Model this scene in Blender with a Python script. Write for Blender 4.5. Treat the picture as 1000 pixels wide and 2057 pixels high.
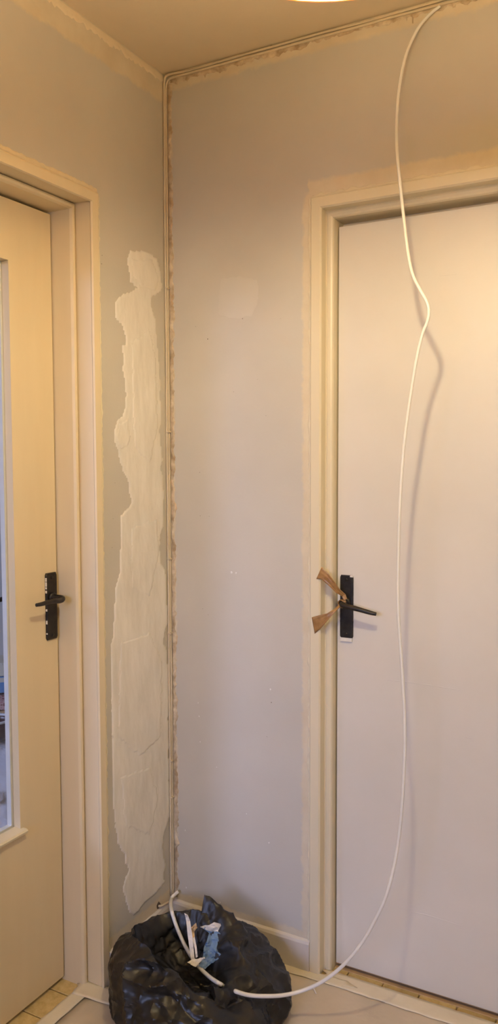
import bpy, bmesh, math, random
from mathutils import Vector, Matrix, noise
random.seed(7)
for o in list(bpy.data.objects): bpy.data.objects.remove(o, do_unlink=True)
S = bpy.context.scene
COL = S.collection
R = math.radians

# ------------------------------------------------------------------ camera
CAM = Vector((1.34965, -1.97848, 1.41828)); YAW, PIT, ROL, FPX = R(28.62515), R(-3.64521), R(-0.17028), 1626.657
IW, IH = 1000.0, 2057.0
fw = Vector((-math.sin(YAW)*math.cos(PIT), math.cos(YAW)*math.cos(PIT), math.sin(PIT)))
rt = Vector((math.cos(YAW), math.sin(YAW), 0)); up = rt.cross(fw)
c_, s_ = math.cos(ROL), math.sin(ROL)
rt, up = c_*rt + s_*up, -s_*rt + c_*up
cam = bpy.data.cameras.new('camera'); camo = bpy.data.objects.new('camera', cam); COL.objects.link(camo)
camo.matrix_world = Matrix(((rt.x, up.x, -fw.x, CAM.x), (rt.y, up.y, -fw.y, CAM.y), (rt.z, up.z, -fw.z, CAM.z), (0, 0, 0, 1)))
cam.sensor_fit = 'VERTICAL'; cam.sensor_height = 24.0; cam.lens = FPX*24.0/IH; cam.clip_start = 0.02
S.camera = camo
def ray(u, v): return rt*((u-500)/FPX) + up*((1028.5-v)/FPX) + fw
def on(u, v, ax, val):
    d = ray(u, v); return CAM + d*((val-CAM[ax])/d[ax])

# ------------------------------------------------------------------ world, daylight, exposure
w = bpy.data.worlds.new('world'); S.world = w; w.use_nodes = True
w.node_tree.nodes['Background'].inputs[0].default_value = (0.62, 0.72, 1.0, 1)
w.node_tree.nodes['Background'].inputs[1].default_value = 0.02
def area(name, loc, rot, sx, sy, power, col):
    l = bpy.data.lights.new(name, 'AREA'); l.shape = 'RECTANGLE'; l.size = sx; l.size_y = sy; l.energy = power; l.color = col
    o = bpy.data.objects.new(name, l); COL.objects.link(o); o.location = loc; o.rotation_euler = rot; return o
KDAY = 1.0
DAY = (0.50, 0.58, 1.0)
area('hall_window_offscreen', (1.05, -6.6, 2.45), (R(80), 0, R(2)), 2.2, 1.5, 240*KDAY, DAY)     # sky seen through the hall window
area('room_window_offscreen', (-1.35, -3.5, 2.35), (R(72), 0, 0), 1.6, 1.2, 150*KDAY, DAY)          # behind the next room's window
LAMP_POWER = 720.0
LAMP_COL = (1.0, 0.81, 0.48)
S.view_settings.view_transform = 'Standard'; S.view_settings.look = 'None'; S.view_settings.gamma = 1
S.view_settings.use_curve_mapping = False
S.view_settings.exposure = 0.0

# ------------------------------------------------------------------ helpers
def srgb(r, g, b):
    f = lambda c: c/12.92/255 if c <= 10 else ((c/255+0.055)/1.055)**2.4
    return (f(r), f(g), f(b), 1)
class NT:
    def __init__(s, name):
        s.m = bpy.data.materials.new(name); s.m.use_nodes = True; s.t = s.m.node_tree; s.n = s.t.nodes
        s.b = s.n['Principled BSDF']; s.out = s.n['Material Output']
    def new(s, typ, **kw):
        n = s.n.new(typ)
        for k, v in kw.items():
            if k in n.inputs: n.inputs[k].default_value = v
            else: setattr(n, k, v)
        return n
    def link(s, a, b): s.t.links.new(a, b)
    def coord(s): return s.new('ShaderNodeTexCoord').outputs['Object']
    def noise(s, scale, detail=4, rough=.5, vec=None, dist=0):
        n = s.new('ShaderNodeTexNoise'); n.inputs['Scale'].default_value = scale; n.inputs['Detail'].default_value = detail
        n.inputs['Roughness'].default_value = rough; n.inputs['Distortion'].default_value = dist
        s.link(vec if vec is not None else s.coord(), n.inputs['Vector']); return n.outputs['Fac']
    def ramp(s, fac, stops):
        n = s.new('ShaderNodeValToRGB'); e = n.color_ramp.elements
        while len(e) < len(stops): e.new(.5)
        for i, (p, c) in enumerate(stops):
            e[i].position = p; e[i].color = c if len(c) == 4 else (*c, 1)
        s.link(fac, n.inputs[0]); return n.outputs[0]
    def mix(s, fac, a, b, typ='MIX'):
        n = s.new('ShaderNodeMix', data_type='RGBA', blend_type=typ)
        for sock, v in ((0, fac), (6, a), (7, b)):
            if hasattr(v, 'is_linked') or hasattr(v, 'links'): s.link(v, n.inputs[sock])
            else: n.inputs[sock].default_value = v
        return n.outputs[2]
    def math(s, op, a, b=0.0, c=None, clamp=False):
        n = s.new('ShaderNodeMath', operation=op); n.use_clamp = clamp
        for i, v in enumerate((a, b, c)):
            if v is None: continue
            if hasattr(v, 'links'): s.link(v, n.inputs[i])
            else: n.inputs[i].default_value = v
        return n.outputs[0]
    def bump(s, h, strength=.2, dist=.002):
        n = s.new('ShaderNodeBump'); n.inputs['Strength'].default_value = strength; n.inputs['Distance'].default_value = dist
        s.link(h, n.inputs['Height']); s.link(n.outputs[0], s.b.inputs['Normal']); return n
    def base(s, v):
        if hasattr(v, 'links'): s.link(v, s.b.inputs['Base Color'])
        else: s.b.inputs['Base Color'].default_value = v
    def set(s, **kw):
        for k, v in kw.items(): s.b.inputs[k.replace('_', ' ')].default_value = v
    def sep(s, vec=None):
        n = s.new('ShaderNodeSeparateXYZ'); s.link(vec if vec is not None else s.coord(), n.inputs[0]); return n.outputs

def paint(name, a, b, scale=3, rough=.5, bscale=60, bstr=.15, bdist=.001, spec=.5, streak=None):
    t = NT(name); vec = t.coord()
    if streak:
        mp = t.new('ShaderNodeMapping'); mp.inputs['Scale'].default_value = streak; t.link(vec, mp.inputs[0]); v2 = mp.outputs[0]
    else: v2 = vec
    t.base(t.ramp(t.noise(scale, 6, .6, v2), [(.35, a), (.68, b)]))
    t.bump(t.noise(bscale, 5, .6, v2), bstr, bdist); t.set(Roughness=rough); t.b.inputs['Specular IOR Level'].default_value = spec
    return t.m
def L(r, g, b): return (r, g, b, 1)

def mesh(name, verts, faces, mat=None, parent=None, smooth=False, kind=None):
    me = bpy.data.meshes.new(name); me.from_pydata([tuple(v) for v in verts], [], faces); me.update()
    bm = bmesh.new(); bm.from_mesh(me); bmesh.ops.recalc_face_normals(bm, faces=bm.faces); bm.to_mesh(me); bm.free()
    o = bpy.data.objects.new(name, me); COL.objects.link(o)
    if mat: me.materials.append(mat)
    if smooth:
        for p in me.polygons: p.use_smooth = True
    if parent: o.parent = parent
    if kind: o['kind'] = kind
    return o
def from_bm(name, bm, mat=None, parent=None, smooth=False):
    bmesh.ops.recalc_face_normals(bm, faces=bm.faces)
    me = bpy.data.meshes.new(name); bm.to_mesh(me); bm.free()
    o = bpy.data.objects.new(name, me); COL.objects.link(o)
    if mat: me.materials.append(mat)
    if smooth:
        for p in me.polygons: p.use_smooth = True
    if parent: o.parent = parent
    return o
def tag(o, label, cat, group=None, kind=None):
    o['label'] = label; o['category'] = cat
    if group: o['group'] = group
    if kind: o['kind'] = kind
    return o
def empty(name, loc=(0, 0, 0)):
    o = bpy.data.objects.new(name, None); COL.objects.link(o); o.location = loc; o.empty_display_size = .05
    bpy.context.view_layer.update(); return o
def adopt(o, root):       # parent with the child's world place kept
    o.parent = root; o.matrix_parent_inverse = Matrix.Translation(-root.location); return o
def box(bm, x0, x1, y0, y1, z0, z1):
    vs = [bm.verts.new(p) for p in ((x0,y0,z0),(x1,y0,z0),(x1,y1,z0),(x0,y1,z0),(x0,y0,z1),(x1,y0,z1),(x1,y1,z1),(x0,y1,z1))]
    for f in ((0,3,2,1),(4,5,6,7),(0,1,5,4),(1,2,6,5),(2,3,7,6),(3,0,4,7)): bm.faces.new([vs[i] for i in f])
def boxes(name, bs, mat, parent=None, bevel=0, seg=2):
    bm = bmesh.new()
    for b in bs: box(bm, *b)
    o = from_bm(name, bm, mat, parent)
    if bevel:
        md = o.modifiers.new('bevel', 'BEVEL'); md.width = bevel; md.segments = seg; md.limit_method = 'ANGLE'
    return o
def catmull(pts, n=8):
    out = []; P = [Vector(p) for p in pts]
    for i in range(len(P)-1):
        a = P[i-1] if i else P[0]*2-P[1]; b = P[i]; c = P[i+1]; d = P[i+2] if i+2 < len(P) else P[-1]*2-P[-2]
        for k in range(n):
            t = k/n
            out.append(.5*((2*b)+(c-a)*t+(2*a-5*b+4*c-d)*t*t+(3*b-a-3*c+d)*t**3))
    out.append(P[-1]); return out
def tube(path, ra, rb=None, seg=10, twist=None, closed_ends=True):
    """verts, faces of a tube; ra, rb = radius or function of t along two cross axes; twist = function of t"""
    rb = rb if rb is not None else ra
    fa = ra if callable(ra) else (lambda t: ra); fb = rb if callable(rb) else (lambda t: rb)
    n = len(path); V = []; F = []
    T = [(path[min(i+1, n-1)]-path[max(i-1, 0)]).normalized() for i in range(n)]
    u = T[0].orthogonal().normalized()
    for i in range(n):
        u = (u - T[i]*u.dot(T[i])).normalized(); b = T[i].cross(u); t = i/(n-1)
        a0 = twist(t) if twist else 0
        uu = u*math.cos(a0)+b*math.sin(a0); bb = -u*math.sin(a0)+b*math.cos(a0)
        for k in range(seg):
            a = 2*math.pi*k/seg; V.append(path[i]+uu*(fa(t)*math.cos(a))+bb*(fb(t)*math.sin(a)))
    for i in range(n-1):
        for k in range(seg): F.append((i*seg+k, i*seg+(k+1) % seg, (i+1)*seg+(k+1) % seg, (i+1)*seg+k))
    if closed_ends: F.append(tuple(range(seg))[::-1]); F.append(tuple((n-1)*seg+k for k in range(seg)))
    return V, F
def nz(p, s, seed=0): return noise.noise(Vector(p)*s+Vector((seed*7.31, seed*3.7, seed*1.9)))
def fbm(p, s, seed=0, o=4): return noise.fractal(Vector(p)*s+Vector((seed*7.31, seed*3.7, seed*1.9)), 1.0, 2.0, o)

H = 2.515                                  # ceiling height
HX, HY = 1.68, -3.45                       # hall: x 0..HX, y HY..0
LX = -0.118                                # face of the glazed door's leaf
RY = 0.055                                 # face of the plain door's leaf

# ------------------------------------------------------------------ materials
GREY_A, GREY_B = L(.53, .50, .445), L(.60, .57, .51)
CREAM_A, CREAM_B = L(.71, .59, .39), L(.79, .67, .46)
def wall_mat(name, side):
    """grey-lavender paint that stops short of corner, ceiling and casings, where old cream paint shows"""
    t = NT(name); vec = t.coord(); x, y, z = t.sep(vec)
    n1 = t.math('SUBTRACT', t.noise(14, 5, .6, vec), .5); n2 = t.math('SUBTRACT', t.noise(70, 4, .6, vec), .5)
    wob = t.math('ADD', t.math('MULTIPLY', n1, .030), t.math('MULTIPLY', n2, .016))
    def below(d, width, soft=.008):         # 1 where d < width
        return t.math('DIVIDE', t.math('SUBTRACT', width, t.math('ADD', d, wob)), soft, clamp=True)
    dz = t.math('SUBTRACT', H, z)
    if side == 'back':
        masks = [below(x, .026), below(dz, .052, .012),
                 t.math('MULTIPLY', below(t.math('SUBTRACT', .459, x), .013, .006), below(z, 2.15, .01)),
                 t.math('MULTIPLY', below(t.math('SUBTRACT', z, 2.10), .026, .012), below(t.math('SUBTRACT', .45, x), .02)),
                 below(t.math('SUBTRACT', z, .09), .026)]
    else:
        yn = t.math('MULTIPLY', y, -1)
        masks = [below(yn, .02, .02), below(dz, .085, .01), below(t.math('SUBTRACT', z, .10), .03),
                 t.math('MULTIPLY', below(t.math('SUBTRACT', .308, yn), .006, .004), below(z, 2.1, .01))]
    m = masks[0]
    for k in masks[1:]: m = t.math('MAXIMUM', m, k)
    g = t.ramp(t.noise(2.2, 6, .55, vec), [(.3, GREY_A), (.7, GREY_B)])
    cr = t.ramp(t.noise(9, 5, .6, vec), [(.3, L(.62, .53, .39)), (.55, L(.68, .60, .46)), (.8, L(.74, .67, .53))])
    t.base(t.mix(m, g, cr))
    hgt = t.math('ADD', t.math('MULTIPLY', t.noise(160, 4, .6, vec), .35), t.math('ADD', t.math('MULTIPLY', t.noise(18, 3, .5, vec), .6), t.math('MULTIPLY', m, -.5)))
    t.bump(hgt, .28, .0022); t.set(Roughness=.62); t.b.inputs['Specular IOR Level'].default_value = .3
    return t.m
M = {}
M['wall_left'] = wall_mat('grey paint over cream, left wall', 'left')
M['wall_back'] = wall_mat('grey paint over cream, back wall', 'back')
M['wall'] = paint('grey wall paint', GREY_A, GREY_B, 2.2, .62, 120, .2, .002)
M['ceiling'] = paint('ceiling paint', L(.78, .66, .47), L(.83, .71, .52), 3, .7, 90, .15, .002)
M['cream'] = paint('cream enamel', CREAM_A, CREAM_B, 4, .38, 40, .12, .0015, streak=(1, 1, .15))
M['cream_light'] = paint('pale cream enamel', L(.69, .61, .44), L(.75, .67, .50), 4, .4, 40, .12, .0015, streak=(1, 1, .15))
M['door_white'] = paint('off-white door paint', L(.67, .63, .56), L(.72, .68, .615), 2.5, .42, 30, .12, .0015)
M['skirting'] = paint('skirting paint', L(.60, .56, .52), L(.68, .63, .57), 5, .5, 50, .25, .002)
M['ragged'] = paint('old caulk', L(.38, .28, .17), L(.74, .63, .46), 30, .7, 120, .5, .003)
M['filler'] = paint('wall filler', L(.72, .68, .61), L(.84, .80, .74), 14, .75, 45, .45, .003, streak=(1, 1, .35))
M['chip'] = paint('chipped hole', L(.10, .07, .05), L(.2, .15, .1), 60, .9)
M['chip_light'] = paint('plaster fleck', L(.75, .72, .68), L(.82, .8, .75), 60, .8)
M['wire'] = paint('painted wire', L(.60, .50, .35), L(.70, .60, .44), 12, .5, 60, .3, .001)
M['cable'] = paint('white cable sheath', L(.80, .77, .70), L(.86, .83, .77), 8, .35, 60, .05, .0005)
M['plank'] = paint('wood tone', L(.45, .3, .16), L(.55, .38, .2), 8, .6)

def chipped(name):      # dark bronze-black plate paint with pale chips at the edges
    t = NT(name); vec = t.coord()
    n = t.noise(260, 4, .6, vec); t.base(t.ramp(t.noise(60, 5, .6, vec), [(.3, L(.010, .008, .007)), (.75, L(.032, .026, .021))]))
    t.bump(n, .35, .001); t.set(Roughness=.42, Metallic=.25); return t.m
M['black'] = chipped('black handle paint')
M['lever'] = chipped('black lever paint')
M['bare'] = paint('bare painted edge', L(.70, .66, .58), L(.78, .74, .66), 60, .5)

def bagmat():
    t = NT('black polythene'); vec = t.coord()
    t.base(L(.0100, .0092, .0090)); t.set(Roughness=.39); t.b.inputs['Specular IOR Level'].default_value = .5
    v = t.new('ShaderNodeTexVoronoi', feature='SMOOTH_F1'); v.inputs['Scale'].default_value = 17; v.inputs['Randomness'].default_value = 1
    mp = t.new('ShaderNodeMapping'); mp.inputs['Scale'].default_value = (1, 1, .55); t.link(vec, mp.inputs[0])
    nn = t.new('ShaderNodeTexNoise'); nn.inputs['Scale'].default_value = 6; t.link(mp.outputs[0], nn.inputs[0])
    mx = t.new('ShaderNodeVectorMath', operation='MULTIPLY_ADD'); mx.inputs[1].default_value = (.16, .16, .16)
    t.link(nn.outputs['Color'], mx.inputs[0]); t.link(mp.outputs[0], mx.inputs[2]); t.link(mx.outputs[0], v.inputs['Vector'])
    hgt = t.math('ADD', v.outputs['Distance'], t.math('MULTIPLY', t.noise(70, 4, .6, vec), .06))
    t.bump(hgt, .4, .005); return t.m
M['bag'] = bagmat()
def kraft():
    t = NT('brown tape'); vec = t.coord()
    mp = t.new('ShaderNodeMapping'); mp.inputs['Scale'].default_value = (1, 1, 1); t.link(vec, mp.inputs[0])
    t.base(t.ramp(t.noise(60, 4, .6, vec), [(.3, L(.27, .135, .045)), (.7, L(.42, .235, .085))])); t.set(Roughness=.33)
    t.bump(t.noise(90, 3, .5, vec), .3, .002); return t.m
M['kraft'] = kraft()
M['paper'] = paint('white torn paper', L(.76, .70, .62), L(.84, .79, .72), 30, .7)
M['paper_tan'] = paint('tan torn paper', L(.62, .44, .27), L(.74, .57, .38), 30, .7)
M['blue'] = paint('blue crumpled paper', L(.10, .18, .30), L(.20, .31, .46), 24, .7, 90, .5, .004)
M['tape'] = paint('masking tape', L(.70, .62, .47), L(.78, .71, .56), 12, .5, 60, .3, .001)
def sheet():
    t = NT('protective floor film'); vec = t.coord()
    t.base(t.ramp(t.noise(7, 6, .6, vec), [(.3, L(.55, .47, .36)), (.7, L(.64, .55, .43))])); t.set(Roughness=.34)
    t.bump(t.noise(16, 4, .55, vec), .3, .008); return t.m
M['sheet'] = sheet()
def tilemat(name, a, b, c):
    t = NT(name); vec = t.coord(); oi = t.new('ShaderNodeObjectInfo')
    base = t.ramp(t.noise(45, 6, .65, vec), [(.25, a), (.5, b), (.8, c)])
    hsv = t.new('ShaderNodeHueSaturation'); t.link(base, hsv.inputs['Color'])
    t.link(t.math('MULTIPLY_ADD', oi.outputs['Random'], .3, .85), hsv.inputs['Value']); t.base(hsv.outputs[0])
    t.set(Roughness=.4); t.bump(t.noise(120, 3, .5, vec), .15, .001); return t.m
M['tile'] = tilemat('yellow floor tile', L(.40, .28, .10), L(.56, .42, .18), L(.66, .53, .27))
M['grout'] = paint('dirty grout', L(.20, .15, .09), L(.32, .25, .16), 40, .9)
def glass():
    t = NT('clear pane'); n = t.n; t.n.remove(t.b)
    tr = t.new('ShaderNodeBsdfTransparent'); tr.inputs[0].default_value = (.96, .97, .97, 1)
    gl = t.new('ShaderNodeBsdfGlossy'); gl.inputs['Roughness'].default_value = .02
    lw = t.new('ShaderNodeLayerWeight'); mx = t.new('ShaderNodeMixShader')
    t.link(t.math('MULTIPLY_ADD', t.math('POWER', lw.outputs['Facing'], 5.0), .96, .04), mx.inputs[0]); t.link(tr.outputs[0], mx.inputs[1]); t.link(gl.outputs[0], mx.inputs[2]); t.link(mx.outputs[0], t.out.inputs[0]); return t.m
M['glass'] = glass()

# ------------------------------------------------------------------ setting
def struct(o, label, cat): return tag(o, label, cat, kind='structure')
OPL = (-1.185, -.349, 2.062)     # glazed door opening: y0, y1, top (inside faces of the frame)
OPR = (.510, 1.345, 2.050)       # plain door opening: x0, x1, top
WT = .042                        # width of the casing beyond the opening
fl = boxes('floor', [(-2.9, HX+.1, HY-.1, 1.7, -.12, -.006)], M['grout'])
struct(fl, 'old floor of small yellow tiles, mostly hidden under the film', 'floor')
ce = boxes('ceiling', [(-.16, HX+.1, HY-.1, .14, H, H+.12)], M['ceiling'])
struct(ce, 'plain off-white ceiling above the hall', 'ceiling')
y0, y1, zt = OPL
wl = boxes('wall_left', [(-.16, 0, y1+.034, 0.0, -.01, H), (-.16, 0, HY-.1, y0-.034, -.01, H), (-.16, 0, y0-.034, y1+.034, zt+.030, H)], M['wall_left'])
struct(wl, 'grey painted wall with white filler patch beside the glazed door', 'wall')
x0, x1, zt = OPR
wb = boxes('wall_back', [(-.16, x0-.034, 0, .14, -.01, H), (x1+.034, HX+.1, 0, .14, -.01, H), (x0-.034, x1+.034, 0, .14, zt+.034, H)], M['wall_back'])
struct(wb, 'lavender grey painted wall between the corner cables and the plain door', 'wall')
struct(boxes('wall_right', [(HX, HX+.1, HY-.1, .14, -.01, H)], M['wall']), 'grey painted wall on the far side of the hall', 'wall')
wy = HY
struct(boxes('wall_front', [(-.16, .25, wy-.1, wy, -.01, H), (1.50, HX+.1, wy-.1, wy, -.01, H), (.25, 1.50, wy-.1, wy, -.01, .35), (.25, 1.50, wy-.1, wy, 2.15, H)], M['wall']),
       'grey painted wall with the hall window', 'wall')
def window(name, fr, panes, label):
    r = boxes(name, fr, M['cream_light'], bevel=.004); struct(r, label, 'window')
    for p in panes: boxes('pane', [p], M['glass'], r)
window('window_1', [(.25, .31, wy-.09, wy-.03, .35, 2.15), (1.44, 1.50, wy-.09, wy-.03, .35, 2.15), (.31, 1.44, wy-.09, wy-.03, .35, .41), (.31, 1.44, wy-.09, wy-.03, 2.09, 2.15), (.845, .905, wy-.09, wy-.03, .41, 2.09)],
       [(.31, .845, wy-.062, wy-.058, .41, 2.09), (.905, 1.44, wy-.062, wy-.058, .41, 2.09)], 'two-paned window letting daylight into the hall')
# the room behind the glazed door
struct(boxes('wall_room_end', [(-2.9, -.06, 1.6, 1.7, -.01, H)], M['wall']), 'pale wall at the end of the room behind the glazed door', 'wall')
struct(boxes('wall_room_side', [(-.16, -.06, .14, 1.6, -.01, H)], M['wall']), 'pale side wall of the room behind the glazed door', 'wall')
struct(boxes('wall_room_far', [(-2.9, -2.8, -2.4, 1.6, -.01, H)], M['wall']), 'pale far wall of the room behind the glazed door', 'wall')
struct(boxes('ceiling_room', [(-2.9, -.16, -2.5, 1.7, H, H+.12)], M['ceiling']), 'white ceiling of the room behind the glazed door', 'ceiling')
struct(boxes('wall_room_window', [(-2.9, -2.1, -2.5, -2.4, -.01, H), (-.6, -.16, -2.5, -2.4, -.01, H), (-2.1, -.6, -2.5, -2.4, -.01, .7), (-2.1, -.6, -2.5, -2.4, 2.2, H)], M['wall']),
       'pale wall with the window of the room behind the glazed door', 'wall')
window('window_2', [(-2.1, -2.04, -2.48, -2.42, .7, 2.2), (-.66, -.6, -2.48, -2.42, .7, 2.2), (-2.04, -.66, -2.48, -2.42, .7, .76), (-2.04, -.66, -2.48, -2.42, 2.14, 2.2)],
       [(-2.04, -.66, -2.452, -2.448, .76, 2.14)], 'wide window of the room behind the glazed door')

# ------------------------------------------------------------------ skirting
def skirting(name, along, a, b, label):
    pr = [(0, -.006), (.011, -.006), (.011, .082), (.008, .089), (.002, .0925), (0, .0925)]
    V = []; F = []; n = 26
    for i in range(n+1):
        s = a+(b-a)*i/n
        for k, (d, z) in enumerate(pr):
            d2 = d+(.0012*nz((s, z, 0), 30) if k in (2, 3) else 0)
            V.append((s, -d2, z+.001*nz((s, 0, 0), 25)) if along == 'x' else (d2, s, z+.001*nz((s, 0, 0), 25)))
    m = len(pr)
    for i in range(n):
        for k in range(m): F.append((i*m+k, i*m+(k+1) % m, (i+1)*m+(k+1) % m, (i+1)*m+k))
    F.append(tuple(range(m))); F.append(tuple(n*m+k for k in range(m)))
    return struct(mesh(name, V, F, M['skirting']), label, 'baseboard')
skirting('baseboard_back', 'x', .0, .4595, 'greyed low baseboard under the lavender grey wall beside the plain door')
skirting('baseboard_left', 'y', -.3075, -.0, 'short low baseboard behind the black bag under the filler patch')

# ------------------------------------------------------------------ door frames
def frame(name, prof, A, B, zt, axis, mat, label):
    """prof: list of (w outward from the opening, depth); axis 'x' runs along x with depth y, 'y' runs along y with depth x"""
    root = empty(name, (0, 0, 0)); m = len(prof)
    def P(s, d, z): return (s, d, z) if axis == 'x' else (d, s, z)
    def member(nm, rows):
        V = [p for r in rows for p in r]; F = []
        for i in range(len(rows)-1):
            for k in range(m): F.append((i*m+k, i*m+(k+1) % m, (i+1)*m+(k+1) % m, (i+1)*m+k))
        F.append(tuple(range(m))); F.append(tuple((len(rows)-1)*m+k for k in range(m)))
        o = mesh(nm, V, F, mat, root)
        return o
    member('jamb', [[P(A-w, d, -.006) for w, d in prof], [P(A-w, d, zt+w) for w, d in prof]])
    member('jamb', [[P(B+w, d, -.006) for w, d in prof], [P(B+w, d, zt+w) for w, d in prof]])
    member('head', [[P(A-w, d, zt+w) for w, d in prof], [P(B+w, d, zt+w) for w, d in prof]])
    return struct(root, label, 'door frame')
frame('trim_1', [(0, -.16), (0, -.058), (.003, -.051), (.008, -.049), (.013, -.051), (.0165, -.057), (.0155, -.004), (.012, .001), (.014, .006), (.036, .006), (.0405, .003), (.0415, -.16)],
      OPL[0], OPL[1], OPL[2]-.003, 'y', M['cream'], 'deep cream stepped frame around the glazed door')
frame('trim_2', [(0, .139), (0, .031), (.0025, .026), (.007, .024), (.014, .024), (.018, .026), (.020, .022), (.020, -.005), (.024, -.009), (.048, -.009), (.0512, -.006), (.0512, .139)],
      OPR[0], OPR[1], OPR[2], 'x', M['cream_light'], 'pale cream stepped frame around the plain door')

for nm, b in (('light_stop', (-.176, -.1585, OPL[1]-.016, OPL[1]+.001, -.006, OPL[2])), ('light_stop', (-.176, -.1585, OPL[0]-.001, OPL[0]+.016, -.006, OPL[2])), ('light_stop', (-.176, -.1585, OPL[0]+.016, OPL[1]-.016, OPL[2]-.022, OPL[2]))):  # unseen lips added behind the glazed leaf, blocking light so its gap stays dark
    boxes(nm, [b], M['cream'], bpy.data.objects['trim_1'])
for nm, b in (('light_stop', (OPR[0]-.001, OPR[0]+.016, RY+.0395, RY+.06, -.006, OPR[2])), ('light_stop', (OPR[1]-.016, OPR[1]+.001, RY+.0395, RY+.06, -.006, OPR[2])), ('light_stop', (OPR[0]+.016, OPR[1]-.016, RY+.0395, RY+.06, OPR[2]-.02, OPR[2]))):  # same added light-blocking lips, hidden behind the plain leaf
    boxes(nm, [b], M['cream'], bpy.data.objects['trim_2'])
struct(boxes('trim_3', [(OPR[0]+.001, OPR[1]-.001, .051, .139, -.006, .0012)], M['plank'], bevel=.001), 'narrow worn wooden sill strip under the plain door', 'door sill')
# ------------------------------------------------------------------ handles
def plate_mesh(hw, z0, z1, t, seed):
    """rounded long plate in local coords: s across, z up, d out of the door"""
    V = []; F = []; out = []
    n = 30
    for i in range(n+1):
        z = z0+(z1-z0)*i/n; e = min(i, n-i)/n
        wdt = hw*(1-.14*max(0, 1-e/.03)) + .0004*nz((0, 0, z), 180, seed)
        out.append((wdt, z))
    pts = [(w_, z) for w_, z in out]+[(-w_, z) for w_, z in reversed(out)]
    m = len(pts); lay = [(1, 0), (1, t*.6), (.93, t*.95), (.8, t)]
    for k, d in lay:
        for s, z in pts: V.append((s*k, d+.0002*nz((s, z, d), 160, seed), z0+(z-z0) if k == 1 else (z0+z1)/2+(z-(z0+z1)/2)*(1-(1-k)*.25)))
    for l in range(len(lay)-1):
        for i in range(m): F.append((l*m+i, l*m+(i+1) % m, (l+1)*m+(i+1) % m, (l+1)*m+i))
    b = (len(lay)-1)*m
    for i in range(n): F.append((b+i, b+i+1, b+m-2-i, b+m-1-i))
    F.append(tuple(range(m)))
    return V, F
def handle(root, put, z0, z1, hub, tip, hw, seed, drop=0, back=False):
    """put(s, d, z) -> world; hub (s, z); tip (s, z): where the lever's end hangs"""
    V, F = plate_mesh(hw, z0, z1, .006, seed)
    pl = mesh('handle_plate', [put(s+hub[0], d, z) for s, d, z in V], F, M['black'], root)
    for q in (z0+.012, z1-.012):      # screws
        V = []; F = []
        for j, (r_, d) in enumerate(((.0042, .0055), (.004, .0072), (.0025, .008))):
            for k in range(10): V.append(put(hub[0]+r_*math.cos(k*math.pi/5), d, q+r_*math.sin(k*math.pi/5)))
        for j in range(2):
            for k in range(10): F.append((j*10+k, j*10+(k+1) % 10, j*10+10+(k+1) % 10, j*10+10+k))
        F.append(tuple(20+k for k in range(10)))
        mesh('screw', V, F, M['lever'], pl)
    sg = 1 if tip[0] > hub[0] else -1
    O = .046
    # collar, neck and lever swept as one casting
    path = catmull([Vector(put(hub[0], .004, hub[1])), Vector(put(hub[0], .018, hub[1])), Vector(put(hub[0], .034, hub[1])), Vector(put(hub[0]+sg*.004, .044, hub[1]-.0006)),
                    Vector(put(hub[0]+sg*.016, .049, hub[1]-.003)), Vector(put(hub[0]+(tip[0]-hub[0])*.5, .050, (hub[1]+tip[1])/2+.001)), Vector(put(hub[0]+(tip[0]-hub[0])*.85, .047, tip[1]*.85+hub[1]*.15)), Vector(put(tip[0], .044, tip[1]))], 7)
    prof = lambda t: .0088 if t < .12 else (.0080 if t < .45 else .0082-.0034*((t-.45)/.55)**1.2)
    V, F = tube(path, prof, lambda t: prof(t)*(1 if t < .3 else .88), 12)
    mesh('lever', V, F, M['lever'], root, True)
    V, F = tube([Vector(put(hub[0], .004, hub[1])), Vector(put(hub[0], .010, hub[1])), Vector(put(hub[0], .013, hub[1]))], lambda t: .0135 if t < .9 else .0105, None, 16)
    mesh('collar', V, F, M['lever'], pl, True)
    return pl

# ------------------------------------------------------------------ plain door
d2 = empty('door_2'); struct(d2, 'plain off-white flush door with black handle and a cable hanging in front', 'door')
def slab_grid(name, x0, x1, z0, z1, yf, yb, mat, parent):
    nx, nzz = 20, 50; V = []; F = []
    for i in range(nzz+1):
        for j in range(nx+1):
            x = x0+(x1-x0)*j/nx; z = z0+(z1-z0)*i/nzz
            V.append((x, yf+.0009*nz((x, 0, z), 3.0, 5), z))
    for i in range(nzz):
        for j in range(nx): a = i*(nx+1)+j; F.append((a, a+1, a+nx+2, a+nx+1))
    b = len(V); V += [(x0, yb, z0), (x1, yb, z0), (x1, yb, z1), (x0, yb, z1)]
    F.append((b, b+1, b+2, b+3))
    F.append(tuple(list(range(nx+1))+[b+1, b])); top = nzz*(nx+1)
    F.append(tuple(list(range(top, top+nx+1))+[b+2, b+3]))
    F.append(tuple([i*(nx+1) for i in range(nzz+1)]+[b+3, b])); F.append(tuple([i*(nx+1)+nx for i in range(nzz+1)]+[b+2, b+1]))
    return mesh(name, V, F, mat, parent)
slab_grid('leaf', .5140, 1.342, .014, 2.033, RY, RY+.038, M['door_white'], d2)
boxes('worn_bottom_edge', [(.514, 1.341, RY+.002, RY+.036, .0105, .0142)], M['plank'], d2)
putR = lambda s, d, z: (s, RY-d, z)
hp = handle(d2, putR, .9365, 1.1085, (.5412, 1.036), (.640, 1.018), .0187, 3)
boxes('unpainted_end', [(.5412-.0165, .5412+.0165, RY-.0058, RY-.0005, .9275, .9390)], M['bare'], hp, .001)
boxes('paint_chip', [(.5412+.010, .5412+.0188, RY-.0063, RY-.001, 1.1035, 1.1085)], M['bare'], hp, .001)
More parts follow.
